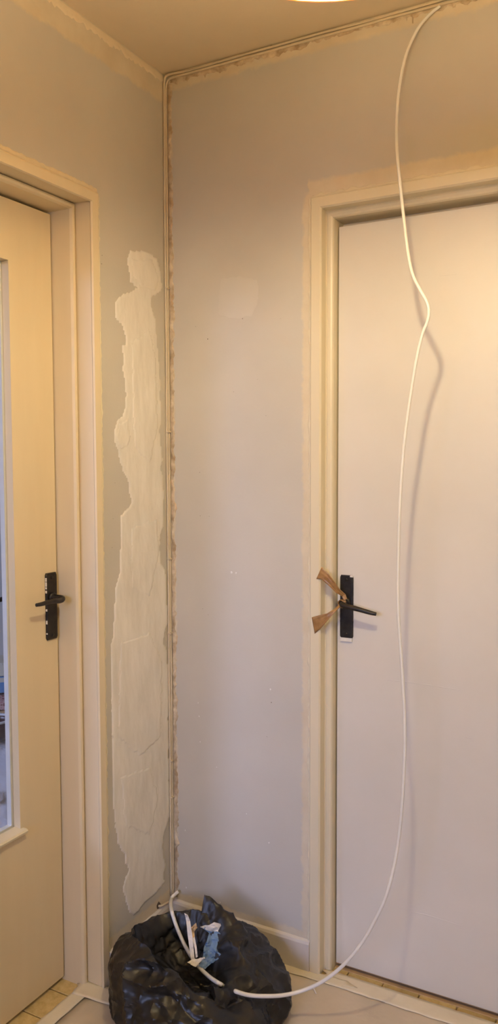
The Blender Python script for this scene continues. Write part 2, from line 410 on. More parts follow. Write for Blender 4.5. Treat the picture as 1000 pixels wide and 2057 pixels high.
# paint ridges and sags on the leaf (drawn-out brush edges)
def ridge(pts, wdt, hgt, mat, parent, seed=0, name='paint_ridge', ax=1):
    path = catmull(pts, 6); V = []; F = []
    for i, p in enumerate(path):
        t = i/(len(path)-1); k = math.sin(math.pi*min(1, max(0, t)))**.5*(.6+.5*nz(p, 40, seed)+.2); T = (path[min(i+1, len(path)-1)]-path[max(0, i-1)]).normalized()
        nrm = Vector((0, -1, 0)) if ax == 1 else Vector((1, 0, 0)); b = T.cross(nrm).normalized()
        for a, h in ((-1, 0), (-.3, 1), (.5, .7), (1, 0)): V.append(p+b*(wdt*a*k)+nrm*(hgt*h*k-.0003))
    for i in range(len(path)-1):
        for k in range(3): F.append((i*4+k, i*4+k+1, i*4+5+k, i*4+4+k))
    return mesh(name, V, F, mat, parent, True)
for pts in ([(745, 1362), (800, 1368), (860, 1376), (948, 1390)], [(780, 1818), (830, 1832), (870, 1842), (975, 1876)], [(745, 1436), (754, 1438)], [(930, 1480), (952, 1484)], [(860, 556), (900, 552), (1000, 541)], [(790, 1837), (800, 1839)]):
    ridge([on(u, v, 1, RY) for u, v in pts], .0022, .0011, M['door_white'], d2, pts[0][0])

# ------------------------------------------------------------------ glazed door
d1 = empty('door_1'); struct(d1, 'cream glazed door with black handle, set deep in its frame', 'door')
GY0, GY1, GZ0, GZ1 = -1.03, -.5035, .487, 1.905
lv0, lv1, lz0, lz1 = -1.182, -.3540, .013, 2.0515
lb = LX-.040
bm = bmesh.new()
for a in ((lv0, GY0, lz0, lz1), (GY1, lv1, lz0, lz1), (GY0, GY1, lz0, GZ0), (GY0, GY1, GZ1, lz1)): box(bm, lb, LX, a[0], a[1], a[2], a[3])
bmesh.ops.remove_doubles(bm, verts=bm.verts, dist=1e-5)
from_bm('leaf', bm, M['cream'], d1)
boxes('pane', [(LX-.024, LX-.020, GY0+.001, GY1-.001, GZ0+.001, GZ1-.001)], M['glass'], d1)
M['bead_white'] = paint('white glazing bead', L(.74, .73, .71), L(.80, .79, .77), 20, .5)
bd = .006
for nm, b in (('glazing_bead', (lb+.001, LX-.0245, GY1-bd, GY1, GZ0, GZ1)), ('glazing_bead', (lb+.001, LX-.0245, GY0, GY0+bd, GZ0, GZ1)),
              ('glazing_bead', (lb+.001, LX-.0245, GY0+bd, GY1-bd, GZ0, GZ0+bd)), ('glazing_bead', (lb+.001, LX-.0245, GY0+bd, GY1-bd, GZ1-bd, GZ1))):
    boxes(nm, [b], M['bead_white'], d1)
# little sill moulding under the pane
V = []; F = []; pr = [(-.019, .0), (.013, -.003), (.017, -.007), (.016, -.012), (.010, -.016), (0, -.021), (-.0005, -.021), (-.002, -.004), (-.019, -.004)]
for y in (GY0-.012, GY1+.010):
    for d, z in pr: V.append((LX+d, y, GZ0+.003+z))
m = len(pr); F = [(k, (k+1) % m, m+(k+1) % m, m+k) for k in range(m)]+[tuple(range(m)), tuple(m+k for k in range(m))]
mesh('sill_moulding', V, F, M['cream_light'], d1)
putL = lambda s, d, z: (LX+d, s, z)
hp = handle(d1, putL, .950, 1.1265, (-.3785, 1.062), (-.478, 1.060), .0200, 11)
for z, hh, ww in ((1.098, .012, .0035), (1.078, .007, .005), (1.088, .006, .003), (.998, .010, .003), (1.03, .006, .0028), (.968, .004, .004), (1.11, .01, .0022)):
    boxes('paint_chip', [(LX+.001, LX+.0056, -.3785-.0203, -.3785-.0203+ww, z-hh/2, z+hh/2)], M['bare'], hp, .0006)
putLb = lambda s, d, z: (lb-d, s, z)
handle(d1, putLb, .950, 1.1265, (-.3985, 1.062), (-.498, 1.060), .0185, 12)

# ------------------------------------------------------------------ filler patch on the left wall
def poly_patch(name, pts, mat, parent, off, thick, step=.006, seed=1, rag=.003):
    """raised lumpy plaster layer inside a traced outline (list of wall points (y, z))"""
    P = [(p.y, p.z) for p in pts]
    ys = [p[0] for p in P]; zs = [p[1] for p in P]
    def inside(y, z):
        c = False; j = len(P)-1
        for i in range(len(P)):
            if (P[i][1] > z) != (P[j][1] > z) and y < (P[j][0]-P[i][0])*(z-P[i][1])/(P[j][1]-P[i][1])+P[i][0]: c = not c
            j = i
        return c
    ny = int((max(ys)-min(ys))/step)+2; nn = int((max(zs)-min(zs))/step)+2; idx = {}; V = []; F = []; ins = {}
    for i in range(nn+1):
        for j in range(ny+1):
            y = min(ys)+j*step; z = min(zs)+i*step
            q = (y+rag*fbm((0, y, z), 45, seed), z+rag*fbm((0, y, z), 45, seed+3)); ins[i, j] = inside(*q)
    for i in range(nn+1):
        for j in range(ny+1):
            if not any(ins.get((i+a, j+b), False) for a in (-1, 0, 1) for b in (-1, 0, 1)): continue
            full = ins[i, j]; y = min(ys)+j*step; z = min(zs)+i*step
            h = off+(thick*(.75+.35*fbm((0, y*1.6, z*.5), 40, seed)) if full else -.0012)
            yy, zz = y, z
            if not full:       # pull rim vertices in to the outline
                cy = cz = n_ = 0
                for a in (-1, 0, 1):
                    for b in (-1, 0, 1):
                        if ins.get((i+a, j+b), False): cy += b; cz += a; n_ += 1
                l = math.hypot(cy, cz) or 1
                yy += cy/l*step*.55+.001*nz((0, y, z), 200, seed); zz += cz/l*step*.55
            idx[i, j] = len(V); V.append((h, yy, zz))
    for i in range(nn):
        for j in range(ny):
            k = [idx.get(q) for q in ((i, j), (i, j+1), (i+1, j+1), (i+1, j))]
            if None not in k and any(ins[q] for q in ((i, j), (i, j+1), (i+1, j+1), (i+1, j))): F.append(tuple(k))
    o = mesh(name, V, F, mat, parent, True); return o
px = lambda L_: [on(u, v, 0, 0) for u, v in L_]
PATCH = [(256,512),(262,504),(285,502),(302,510),(315,517),(318,528),(323,545),(326,580),(322,588),(308,595),(303,600),(307,628),(312,640),(316,690),(321,745),(323,785),(322,800),(324,850),(320,865),(322,885),(324,905),(326,925),(322,938),(327,960),(329,985),(329,1030),(328,1056),(323,1064),(321,1085),(322,1130),(331,1140),(333,1170),(334,1200),(337,1250),(330,1270),(329,1292),(336,1310),(338,1400),(338,1500),(340,1600),(340,1640),(336,1655),(328,1680),(326,1700),(329,1718),(332,1740),(328,1755),(330,1772),(316,1792),(290,1816),(272,1838),(262,1838),(252,1810),(246,1790),(249,1770),(258,1745),(252,1738),(250,1715),(236,1695),(232,1670),(227,1610),(224,1500),(222,1400),(223,1290),(226,1280),(229,1230),(231,1180),(240,1150),(242,1100),(241,1035),(258,1020),(265,1010),(258,985),(257,965),(247,948),(240,925),(236,905),(229,888),(228,870),(236,845),(245,835),(252,815),(252,790),(249,760),(245,745),(248,720),(244,695),(252,692),(251,670),(243,650),(235,645),(230,630),(230,612),(236,600),(245,592),(255,588),(270,582),(276,578),(262,565),(256,530)]
fp = poly_patch('filler_patch', px(PATCH), M['filler'], wl, .0002, .0022, .0055, 2)
# thicker trowel strokes over it
for k, q in enumerate(([(262,520),(305,518),(318,560),(312,585),(285,580),(268,560)], [(236,850),(256,840),(262,880),(255,900),(240,905),(231,880)],
                       [(262,690),(300,660),(312,720),(316,860),(300,930),(268,900)], [(240,1290),(300,1270),(325,1330),(322,1480),(280,1520),(236,1480)],
                       [(262,1060),(315,1040),(318,1110),(300,1200),(262,1180)], [(240,1560),(300,1540),(318,1600),(300,1680),(250,1660)])):
    poly_patch('trowel_stroke', px(q), M['filler'], fp, .0016, .0016, .0055, 20+k, .005)
def fleck(name, c, nrm_ax, r, mat, parent, seed, hgt=.0015):
    V = []; n = 9; F = []
    for j, (k, h) in enumerate(((1, -.0004), (.6, hgt*.8))):
        for i in range(n):
            a = 2*math.pi*i/n; rr = r*k*(.75+.5*random.random()); s, z = rr*math.cos(a)*.8, rr*math.sin(a)
            V.append((c.x+h, c.y+s, c.z+z) if nrm_ax == 0 else (c.x+s, c.y-h, c.z+z))
    F = [(i, (i+1) % n, n+(i+1) % n, n+i) for i in range(n)]+[tuple(n+i for i in range(n))]
    return mesh(name, V, F, mat, parent)
M['touch'] = paint('lighter touch-up paint', L(.565, .535, .475), L(.595, .565, .505), 4, .6, 120, .2, .002)
def touch(px_, seed):
    P = [on(u, v, 1, -.0004) for u, v in px_]; c = sum(P, Vector())/len(P); ring = []
    for i in range(len(P)):
        for k in range(6): q = P[i].lerp(P[(i+1) % len(P)], k/6); ring.append(q+(q-c).normalized()*(.004*fbm(q, 60, seed)))
    n = len(ring); V = ring+[Vector((q.x, .0003, q.z))+(q-c).normalized()*.002 for q in ring]
    mesh('touch_up', V, [tuple(range(n))]+[(i, (i+1) % n, n+(i+1) % n, n+i) for i in range(n)], M['touch'], wb)
touch([(445, 560), (480, 556), (516, 562), (520, 600), (505, 634), (470, 640), (438, 632), (440, 590)], 4)
for k, (u, v, r) in enumerate([(417,681,.0024),(393,656,.0013),(487,640,.0018),(469,787,.0012),(517,762,.001),(534,835,.0012),(401,949,.0015),(420,1037,.0013),(402,1036,.0015),(407,1223,.0013),(418,1235,.0012),(545,1411,.002),(536,1480,.0014),(500,1112,.001),(883-320,640,.001)]):
    fleck('speck', on(u, v, 1, 0), 1, r, M['chip'], wb, k, .0004)
for k, (u, v, r) in enumerate([(465,1150,.004),(474,1151,.003),(398,1412,.002),(400,1439,.0025),(402,1490,.0025),(435,1541,.002),(543,1385,.003),(540,1693,.003),(372,1668,.0025),(374,1783,.003),(442,1813,.0025),(495,1635,.002)]):
    fleck('plaster_fleck', on(u, v, 1, 0), 1, r, M['chip_light'], wb, k, .0009)
for k, (u, v, r) in enumerate([(205,513,.0016),(204,530,.0018),(231,970,.0013),(227,1042,.0013),(225,1100,.0014),(330,1245,.0015)]):
    fleck('speck', on(u, v, 0, 0), 0, r, M['chip'], wl, k, .0004)

# ------------------------------------------------------------------ ragged caulk and torn wallpaper edges
def ragged(name, pts, wid, thick, nrm, side, parent, mat, seed, n=None, jag=.6):
    """lumpy strip following pts; side = unit vector across, nrm = out of the wall"""
    path = []
    for i in range(len(pts)-1):
        a, b = Vector(pts[i]), Vector(pts[i+1]); k = max(2, int((b-a).length/.006))
        path += [a+(b-a)*(j/k) for j in range(k)]
    path.append(Vector(pts[-1])); nrm = Vector(nrm); side = Vector(side); V = []; F = []
    cols = 6
    for p in path:
        wv = wid*(1+jag*fbm(p, 38, seed)+.35*nz(p, 140, seed))
        wv = max(wid*.25, wv)
        for c in range(cols):
            q = c/(cols-1); lump = max(0, .55+.9*fbm(p+side*(q*wid), 75, seed+2)) if 0 < c < cols-1 else (-.25 if c == cols-1 else .1)
            V.append(p+side*(wv*q)+nrm*(thick*lump))
    for i in range(len(path)-1):
        for c in range(cols-1): a = i*cols+c; F.append((a, a+1, a+cols+1, a+cols))
    return mesh(name, V, F, mat, parent, True)
ragged('caulk_strip', [(.010, -.0005, .10), (.010, -.0005, H-.03)], .013, .0042, (0, -1, 0), (1, 0, 0), wb, M['ragged'], 3)
ragged('caulk_strip', [(.02, -.0005, H-.012), (.6, -.0005, H-.010), (1.2, -.0005, H-.012), (1.66, -.0005, H-.012)], .016, .004, (0, -1, 0), (0, 0, -1), wb, M['ragged'], 5)
ragged('caulk_strip', [(.0004, -.3078, .03), (.0004, -.3070, 2.09)], .0042, .0036, (1, 0, 0), (0, 1, 0), wl, M['cream_light'], 7, jag=.8)
ragged('caulk_strip', [(.4592, -.0004, .09), (.4592, -.0004, 2.10)], .0075, .0030, (0, -1, 0), (-1, 0, 0), wb, M['cream_light'], 9, jag=.7)
ragged('caulk_strip', [(.462, -.0004, 2.1012), (1.36, -.0004, 2.1012)], .009, .0028, (0, -1, 0), (0, 0, 1), wb, M['cream_light'], 10, jag=.9)
ragged('torn_paper_edge', [(.0004, -.3105, 2.1005), (.0004, -1.22, 2.1005)], .012, .003, (1, 0, 0), (0, 0, 1), wl, M['cream'], 12, jag=.15)
ragged('caulk_strip', [(.0004, -.004, H-.004), (.0004, -2.0, H-.004)], .02, .002, (1, 0, 0), (0, 0, -1), wl, M['ceiling'], 13, jag=.5)
# drips and torn tags hanging from the ceiling line
for k, (u, v, ln, wd) in enumerate([(376,152,.022,.006),(412,150,.014,.003),(449,135,.008,.007),(545,92,.010,.010),(582,91,.008,.010),(829,27,.030,.005),(817,30,.02,.003),(872,15,.02,.003),(912,10,.012,.012)]):
    p = on(u, v, 1, 0); V = []
    for j in range(5):
        t = j/4; ww = wd*(1-.55*t)*(1+.3*nz(p, 50+j*9, k)); z = p.z+.006-ln*t
        V += [(p.x-ww/2, -.0002, z), (p.x, -.0046*(1-.5*t), z), (p.x+ww/2, -.0002, z)]
    F = [f for j in range(4) for f in ((j*3, j*3+1, j*3+4, j*3+3), (j*3+1, j*3+2, j*3+5, j*3+4))]
    mesh('plaster_drip', V, F, M['ragged'], wb, True)

# ------------------------------------------------------------------ cables in the corner and along the ceiling
def cable_obj(name, pts, r, mat, label, group=None, n=5, seg=8, rb=None, twist=None, cat='cable'):
    V, F = tube(catmull(pts, n), r, rb, seg, twist); o = mesh(name, V, F, mat, None, True); return tag(o, label, cat, group)
def corner_run(dx, dy, zoff, zlow, seed, xend, dyc):
    pts = []
    for i in range(31):
        z = zlow+(H-.05-zlow)*i/30; pts.append((dx+.0012*nz((0, 0, z), 6, seed), dy+.0012*nz((0, 0, z), 7, seed+1), z))
    pts.append((dx+.003, dy, H-.020-zoff)); pts.append((dx+.016, dy-.0005, H-.008-zoff))
    for i in range(1, 30):
        x = dx+.016+(xend-dx)*i/29; pts.append((x, dyc+.0008*nz((x, 0, 0), 9, seed), H-.0075-zoff+.0022*nz((x, 0, 0), 5, seed+2)))
    return pts
cable_obj('corner_cable', corner_run(.0042, -.0105, 0, .110, 1, 1.58, -.0045), .0034, M['wire'], 'painted-over cable hugging the left wall in the corner, upper of the ceiling pair')
cable_obj('corner_cable', corner_run(.0062, -.0040, .0078, .113, 4, 1.58, -.0042), .0034, M['wire'], 'painted-over cable hugging the back wall in the corner, lower of the ceiling pair')
# cable clips
for k, (u, v) in enumerate([(331, 581), (341, 868), (344, 1122), (345, 1271), (347, 1526), (352, 1600)]):
    z = on(u, v, 1, 0).z; bm = bmesh.new(); box(bm, .0005, .0125, -.0145, -.001, z-.0022, z+.0022); bmesh.ops.bevel(bm, geom=bm.edges[:], offset=.0012, segments=2, affect='EDGES')
    o = from_bm('cable_clip', bm, M['wire']); tag(o, 'tiny paint-covered clip on the corner cables '+('beside the rounded head of the filler patch', 'beside the side bulge of the filler patch', 'just above door handle height', 'just below door handle height', 'beside the wide lower filler patch', 'lowest above the baseboard')[k], 'clip', 'clips on the corner cables')
# stub that leaves the corner into a hole above the left baseboard
hl = on(318, 1812, 0, 0)
cable_obj('cable_stub', [(.0050, -.0062, .125), (.0062, -.0075, .108), (.010, -.016, .0975), (.0115, -.030, .0985), (.010, -.045, .1000), (.006, hl.y+.004, .1015), (-.004, hl.y, .103)], .0034, M['wire'],
          'short painted cable end bending into a hole above the baseboard')
fleck('cable_hole', Vector((.0004, hl.y, .103)), 0, .012, M['chip'], wl, 3, .0006)

# ------------------------------------------------------------------ brown tape tied to the plain door's handle
def ribbon(rows, thick=.0004):
    """rows: (centre, half-width vector); returns closed thin strip"""
    V = []; F = []; sub = []
    for i in range(len(rows)-1):
        for k in range(6):
            t = k/6; c = rows[i][0].lerp(rows[i+1][0], t); h = rows[i][1].lerp(rows[i+1][1], t); sub.append((c, h))
    sub.append(rows[-1]); m = 7
    for i, (c, h) in enumerate(sub):
        T = (sub[min(i+1, len(sub)-1)][0]-sub[max(i-1, 0)][0]).normalized(); nr = T.cross(h).normalized()
        for s in (1, -1):
            for k in range(m):
                q = -1+2*k/(m-1); pl = .0028*math.sin(q*7+i*.15)*min(1, i/8)
                V.append(c+h*q+nr*(pl*.6+s*thick))
    n = 2*m
    for i in range(len(sub)-1):
        for k in range(m-1):
            a = i*n+k; F.append((a, a+1, a+n+1, a+n)); a += m; F.append((a, a+1, a+n+1, a+n))
        F.append((i*n, i*n+m, (i+1)*n+m, (i+1)*n)); F.append((i*n+m-1, i*n+n-1, (i+1)*n+n-1, (i+1)*n+m-1))
    F.append(tuple(list(range(m))+[m+k for k in reversed(range(m))])); b = (len(sub)-1)*n; F.append(tuple([b+k for k in range(m)]+[b+m+k for k in reversed(range(m))]))
    return V, F
def seg_row(p, q, y):       # edge pixel pair -> centre and half vector on plane y
    a, b = on(*p, 1, y[0]), on(*q, 1, y[1]); return ((a+b)/2, (b-a)/2)
tp = empty('brown_tape', on(690, 1205, 1, RY-.035))
tag(tp, 'twisted brown tape strip tied from the frame to the black handle of the plain door', 'tape')
V1, F1 = ribbon([seg_row((635,1163), (646,1139), (-.0100, -.0100)), seg_row((646,1164), (660,1152), (-.0105, -.0105)), seg_row((660,1176), (671,1167), (-.0085, -.006)), seg_row((675,1191), (682,1183), (.000, .006)), seg_row((687,1198), (694,1194), (.014, .020)), seg_row((690,1207), (697,1203), (.013, .016))])
V2, F2 = ribbon([seg_row((632,1273), (626,1240), (-.0100, -.0100)), seg_row((644,1263), (640,1236), (-.0105, -.0105)), seg_row((661,1243), (657,1232), (-.0095, -.0095)), seg_row((674,1229), (670,1224), (-.004, .001)), seg_row((687,1215), (685,1210), (.010, .015)), seg_row((695,1208), (691,1203), (.013, .016))])
for V, F in ((V1, F1), (V2, F2)): adopt(mesh('tape_end', V, F, M['kraft'], None, True), tp)
lp = []
for k in range(15):
    a = 2*math.pi*k/14; lp.append((Vector((.5412+.0100*math.cos(a), RY-.036, 1.036+.0100*math.sin(a))), Vector((0, .004, 0))))
V, F = ribbon(lp); adopt(mesh('tape_loop', V, F, M['kraft'], None, True), tp)

# ------------------------------------------------------------------ floor: tiles left bare beside the doors, film and masking tape over the rest
tm = bpy.data.meshes.new('floor_tile'); bm = bmesh.new(); box(bm, -.0485, .0485, -.0485, .0485, -.0065, 0); bmesh.ops.bevel(bm, geom=[e for e in bm.edges if all(v.co.z > -.001 for v in e.verts)], offset=.0015, segments=1, affect='EDGES')
bmesh.ops.recalc_face_normals(bm, faces=bm.faces); bm.to_mesh(tm); bm.free(); tm.materials.append(M['tile'])
def tiles(xs, ys):
    for i in xs:
        for j in ys:
            o = bpy.data.objects.new('floor_tile', tm); COL.objects.link(o); o.parent = fl; o.location = (-.096+.1*i, -.347-.1*j, -.0003+.0003*random.random()); o.rotation_euler = (0, 0, R(90)*random.randint(0, 3))
tiles(range(-1, 3), range(0, 10))
tiles(range(6, 15), range(-4, -2))
tiles(range(-6, -1), range(-4, 6))
# film
def film():
    nx, ny = 60, 80; V = []; F = []
    X0, X1, Y0, Y1 = -.02, HX-.02, HY+.02, -.014
    for i in range(ny+1):
        for j in range(nx+1):
            x = X0+(X1-X0)*j/nx; y = Y1+(Y0-Y1)*(i/ny)**1.3
            xx = max(x, .003) if y > -.36 or y < -1.25 else x
            V.append((xx, y, .0030+.0014*fbm((x, y, 0), 5, 3)+.0008*nz((x, y, 0), 18, 4)))
    for i in range(ny):
        for j in range(nx): a = i*(nx+1)+j; F.append((a, a+1, a+nx+2, a+nx+1))
    o = mesh('floor_film', V, F, M['sheet'], None, True); md = o.modifiers.new('solid', 'SOLIDIFY'); md.thickness = .0006
    return tag(o, 'greyish beige protective film covering the hall floor under the black bag', 'floor film')
film()
def tape_strip(name, A, B, w0, w1, seed, label, z=.0062, tear=(0, 0), sag=None):
    """strip between floor points A and B; w0, w1 = offsets across"""
    A, B = Vector((*A, 0)), Vector((*B, 0)); T = (B-A).normalized(); N = Vector((-T.y, T.x, 0)); n = max(6, int((B-A).length/.012)); V = []; F = []; c = 7
    for i in range(n+1):
        for k in range(c):
            q = k/(c-1); p = A+(B-A)*(i/n)+N*(w0+(w1-w0)*q+(.002*nz(A+(B-A)*(i/n), 30, seed+k) if k in (0, c-1) else 0))
            if i == 0: p += T*(tear[0]*nz((q*3, 0, 0), 1.7, seed))
            if i == n: p += T*(tear[1]*nz((q*3, 1, 0), 1.7, seed))
            V.append((p.x, p.y, z+.0008*fbm(p, 30, seed)))
    for i in range(n):
        for k in range(c-1): a = i*c+k; F.append((a, a+1, a+c+1, a+c))
    o = mesh(name, V, F, M['tape'], None, True); md = o.modifiers.new('solid', 'SOLIDIFY'); md.thickness = .0004
    return tag(o, label, 'tape')
tape_strip('masking_tape', (.30, -.045), (.575, -.030), 0, .034, 3, 'cream masking tape strip along the baseboard, torn end by the plain door', tear=(.02, .05), z=.0066)
tape_strip('masking_tape', (.50, -.032), (1.40, -.030), 0, .058, 6, 'cream masking tape strip along the sill of the plain door', tear=(.03, .02), z=.0060)
tape_strip('masking_tape', (-.017, -.345), (-.017, -1.22), -.042, 0, 9, 'cream masking tape strip along the foot of the glazed door', z=.0060)
tape_strip('masking_tape', (.16, -.315), (-.064, -.335), -.002, .058, 12, 'short cream masking tape piece from the glazed door frame towards the black bag', tear=(.03, .02), z=.0068)
p = on(632, 1988, 2, .006); V, F = tube([on(628, 1981, 2, .012), on(632, 1990, 2, .009), on(635, 1996, 2, .0075)], .0016, .0008, 6)
tag(mesh('tape_shred', V, F, M['paper'], None), 'tiny white shred lying on the film by the plain door frame', 'scrap')

# ------------------------------------------------------------------ black bin bag
BC = Vector((.262, -.285, 0)); vd = (Vector((BC.x, BC.y))-Vector((CAM.x, CAM.y))).normalized()     # away from the camera
lat = Vector((vd.y, -vd.x))                                                                       # to the right in view
ZB = .0066
def lerp_tab(tab, a):
    a %= 360
    for i in range(len(tab)):
        a0, v0 = tab[i]; a1, v1 = tab[(i+1) % len(tab)]
        if i == len(tab)-1: a1 += 360
        if a0 <= a < a1:
            t = (a-a0)/(a1-a0); t = t*t*(3-2*t); return v0+(v1-v0)*t
    return tab[0][1]
# angle 0 = right in view, 90 = away from the camera, 180 = left, 270 = towards the camera
RIMZ = [(0, .150), (40, .185), (75, .205), (100, .196), (140, .190), (180, .215), (215, .238), (245, .200), (275, .135), (300, .098), (330, .105)]
RIMR = [(0, .150), (45, .135), (90, .125), (135, .150), (180, .170), (225, .160), (270, .150), (300, .160), (330, .165)]
HOLD = [(0, .62), (45, .45), (90, .12), (135, .0), (180, .0), (225, .0), (270, .05), (300, .30), (330, .55)]      # how far the film stays up before it drops into the mouth
OUTR = [(0, .240), (45, .225), (90, .200), (135, .205), (180, .208), (225, .228), (270, .246), (315, .245)]
def bag():
    NA, NS = 210, 116; V = []; F = []
    D1 = Vector((lat.x*.80-vd.x*.10, lat.y*.80-vd.y*.10, -.58)).normalized(); D2 = Vector((lat.x*.55+vd.x*.3, lat.y*.55+vd.y*.3, .78)).normalized()
    for j in range(NS+1):
        s = j/NS
        for i in range(NA):
            a = 360*i/NA; rz = lerp_tab(RIMZ, a); rr = lerp_tab(RIMR, a); ro = lerp_tab(OUTR, a)
            if s < .62:                       # outside, floor to rim
                t = s/.62
                z = rz*(t**1.05); bul = math.sin(math.pi*min(1, t*1.02))**.7
                r = (ro*.90)*(1-t**2.2)+rr*t**2.2 + (ro*.13)*bul
            else:                             # mouth, rim to the heap inside
                t = (s-.62)/.38; e0 = lerp_tab(HOLD, a)
                zin = .080
                e = min(1, max(0, (t-e0)/(1-e0))); e = 1-(1-e)**1.8 if e0 < .2 else e*e*(3-2*e)
                z = rz+(zin-rz)*e+.030*math.sin(math.pi*min(1, t/max(e0, .05)))*(1 if e0 > .2 and t < e0 else 0)
                r = rr*(1-t)**.8
            ca, sa = math.cos(R(a)), math.sin(R(a))
            sh = max(0, (s-.62)/.38)       # the mouth's middle sits left of and behind the bag's
            p = Vector((BC.x+lat.x*(r*ca-.018*sh)+vd.x*(r*sa+.03*sh), BC.y+lat.y*(r*ca-.018*sh)+vd.y*(r*sa+.03*sh), z+ZB))
            out = Vector((lat.x*ca+vd.x*sa, lat.y*ca+vd.y*sa, .35 if s < .62 else .6)).normalized()
            # creases: ridged noise warped along the fall of the film
            wv = Vector((nz(p, 6, 1), nz(p, 6, 2), nz(p, 6, 3)))*.030
            q1 = p+wv; q1 = q1-D1*(q1.dot(D1)*.72); q2 = p-wv; q2 = q2-D2*(q2.dot(D2)*.68)
            r1 = 1-abs(nz(q1, 13, 4))*3.0; r2 = 1-abs(nz(q2, 17, 5))*3.0; r3 = 1-abs(nz(p+wv, 27, 6))*3.0; r4 = 1-abs(nz(p-wv, 58, 7))*2.6
            rid = max(-.7, r1)*.0145+max(-.6, r2)*.0090+max(-.6, r3)*.0042+max(-.6, r4)*.0006
            big = nz(p, 5.0, 8)*.016; fold = 0
            k = min(1, s/.10) if s < .5 else 1
            p += Vector((nz(p, 90, 21), nz(p, 90, 22), nz(p, 90, 23)))*(.0014*k)
            p += out*(min(.013 if not 50 < a < 105 else .004, rid+big+fold-.010)*k)
            if s < .02: p.z = ZB
            p.z = max(p.z, ZB)
            p.x = max(p.x, .016 if p.z < .1 else .004); p.y = min(p.y, -.016 if p.z < .1 else -.004)
            V.append(p)
    for j in range(NS):
        for i in range(NA): F.append((j*NA+i, j*NA+(i+1) % NA, (j+1)*NA+(i+1) % NA, (j+1)*NA+i))
    F.append(tuple(range(NA))[::-1]); F.append(tuple(NS*NA+i for i in range(NA)))
    o = mesh('rubbish_bag', V, F, M['bag'], None, True)
    bm = bmesh.new(); bm.from_mesh(o.data); bmesh.ops.triangulate(bm, faces=bm.faces[:], quad_method='SHORT_EDGE')
    for e in bm.edges: e.smooth = not (len(e.link_faces) == 2 and e.calc_face_angle() > R(24))
    for f in bm.faces: f.smooth = True
    bm.to_mesh(o.data); bm.free()
    return tag(o, 'crumpled black plastic rubbish bag slumped open in the corner', 'bag')
bag_o = bag()

# ------------------------------------------------------------------ the long loose white cable
CP = [(884,12,-.008),(862,30,-.014),(838,60,-.026),(815,112,-.045),(802,175,-.066),(797,235,-.085),(797,300,-.105),(804,375,-.125),(811,440,-.145),(818,500,-.160),(828,550,-.170),(845,585,-.178),(857,607,-.180),(861,625,-.181),(858,646,-.180),
      (847,675,-.179),(835,728,-.178),(825,790,-.177),(815,860,-.177),(808,930,-.176),(803,1010,-.175),(800,1100,-.174),(799,1200,-.172),(802,1270,-.171),(807,1340,-.170),(811,1410,-.170),(813,1480,-.170),(811,1550,-.170),(807,1620,-.170),
      (801,1680,-.170),(791,1740,-.170),(775,1800,-.172),(752,1850,-.175),(725,1896,-.178),(690,1938,-.182),(650,1970,-.188),(610,1989,-.196),(570,1999,-.210),(530,2001,-.228),(500,1999,-.245),(475,1992,-.262),(448,1980,-.262),(420,1962,-.245),(396,1938,-.215),(376,1908,-.175),(360,1875,-.130),(349,1845,-.085),(343,1820,-.050),(345,1804,-.032),(353,1795,-.022),(358,1791,-.016)]
bpy.context.view_layer.update()
pts = []; KK = []; KF = []; DD = []
for q3 in catmull([Vector((u, v, y*1000)) for u, v, y in CP], 5):      # where the cable crosses the bag it rests on the film; for a short stretch it dips under the fold
    u, v = q3.x, q3.y; p = on(u, v, 1, q3.z/1000); d = (p-CAM).normalized(); k0 = (p-CAM).length
    hit, q, nn, fi = bag_o.ray_cast(CAM, d)
    DD.append(d); KK.append(min(k0, (q-CAM).length-.009) if hit and v > 1800 and u < 600 else k0); KF.append(((q-CAM).length+.02) if hit and 446 < u < 474 and v > 1950 else None)
n_ = len(KK)
low = [min(KK[max(0, i-3):i+4]) for i in range(n_)]
low = [KK[i] if i < n_*.6 else low[i] for i in range(n_)]
sm = [sum(low[max(0, i-3):i+4])/len(low[max(0, i-3):i+4]) for i in range(n_)]
for i in range(n_): pts.append(CAM+DD[i]*(sm[i] if KF[i] is None else KF[i]))
def cr(t): return .0037 if t < .5 else .0037+.0013*min(1, (t-.5)/.3)
cable_obj('white_cable', pts, cr, M['cable'], 'long loose white cable hanging from the ceiling line down into the black bag', n=2, seg=10)

# paper scraps standing in the mouth of the bag
def depth_pt(u, v, k):       # point on the pixel's ray in the upright plane k metres beyond the bag's middle
    d = ray(u, v); base = Vector((BC.x, BC.y))+vd*k
    t = (base-Vector((CAM.x, CAM.y))).dot(vd)/Vector((d.x, d.y)).dot(vd); return CAM+d*t
def strip(name, rows, mat, label, cat='paper scrap', group=None, crumple=.002, k0=0, seed=1, m=7):
    V = []; F = []; sub = []
    for i in range(len(rows)-1):
        for q in range(5):
            t = q/5; sub.append(tuple(rows[i][c]+(rows[i+1][c]-rows[i][c])*t for c in range(6)))
    sub.append(rows[-1])
    for ul, vl, kl, ur, vr, kr in sub:
        a, b = depth_pt(ul, vl, kl), depth_pt(ur, vr, kr)
        for c in range(m):
            p = a.lerp(b, c/(m-1)); nn = Vector((-vd.x, -vd.y, .3)); p += nn*(crumple*fbm(p, 55, seed)*2); V.append(p)
    for i in range(len(sub)-1):
        for c in range(m-1): a = i*m+c; F.append((a, a+1, a+m+1, a+m))
    o = mesh(name, V, F, mat, None, False); md = o.modifiers.new('solid', 'SOLIDIFY'); md.thickness = .0006
    return tag(o, label, cat, group)
KD = .03
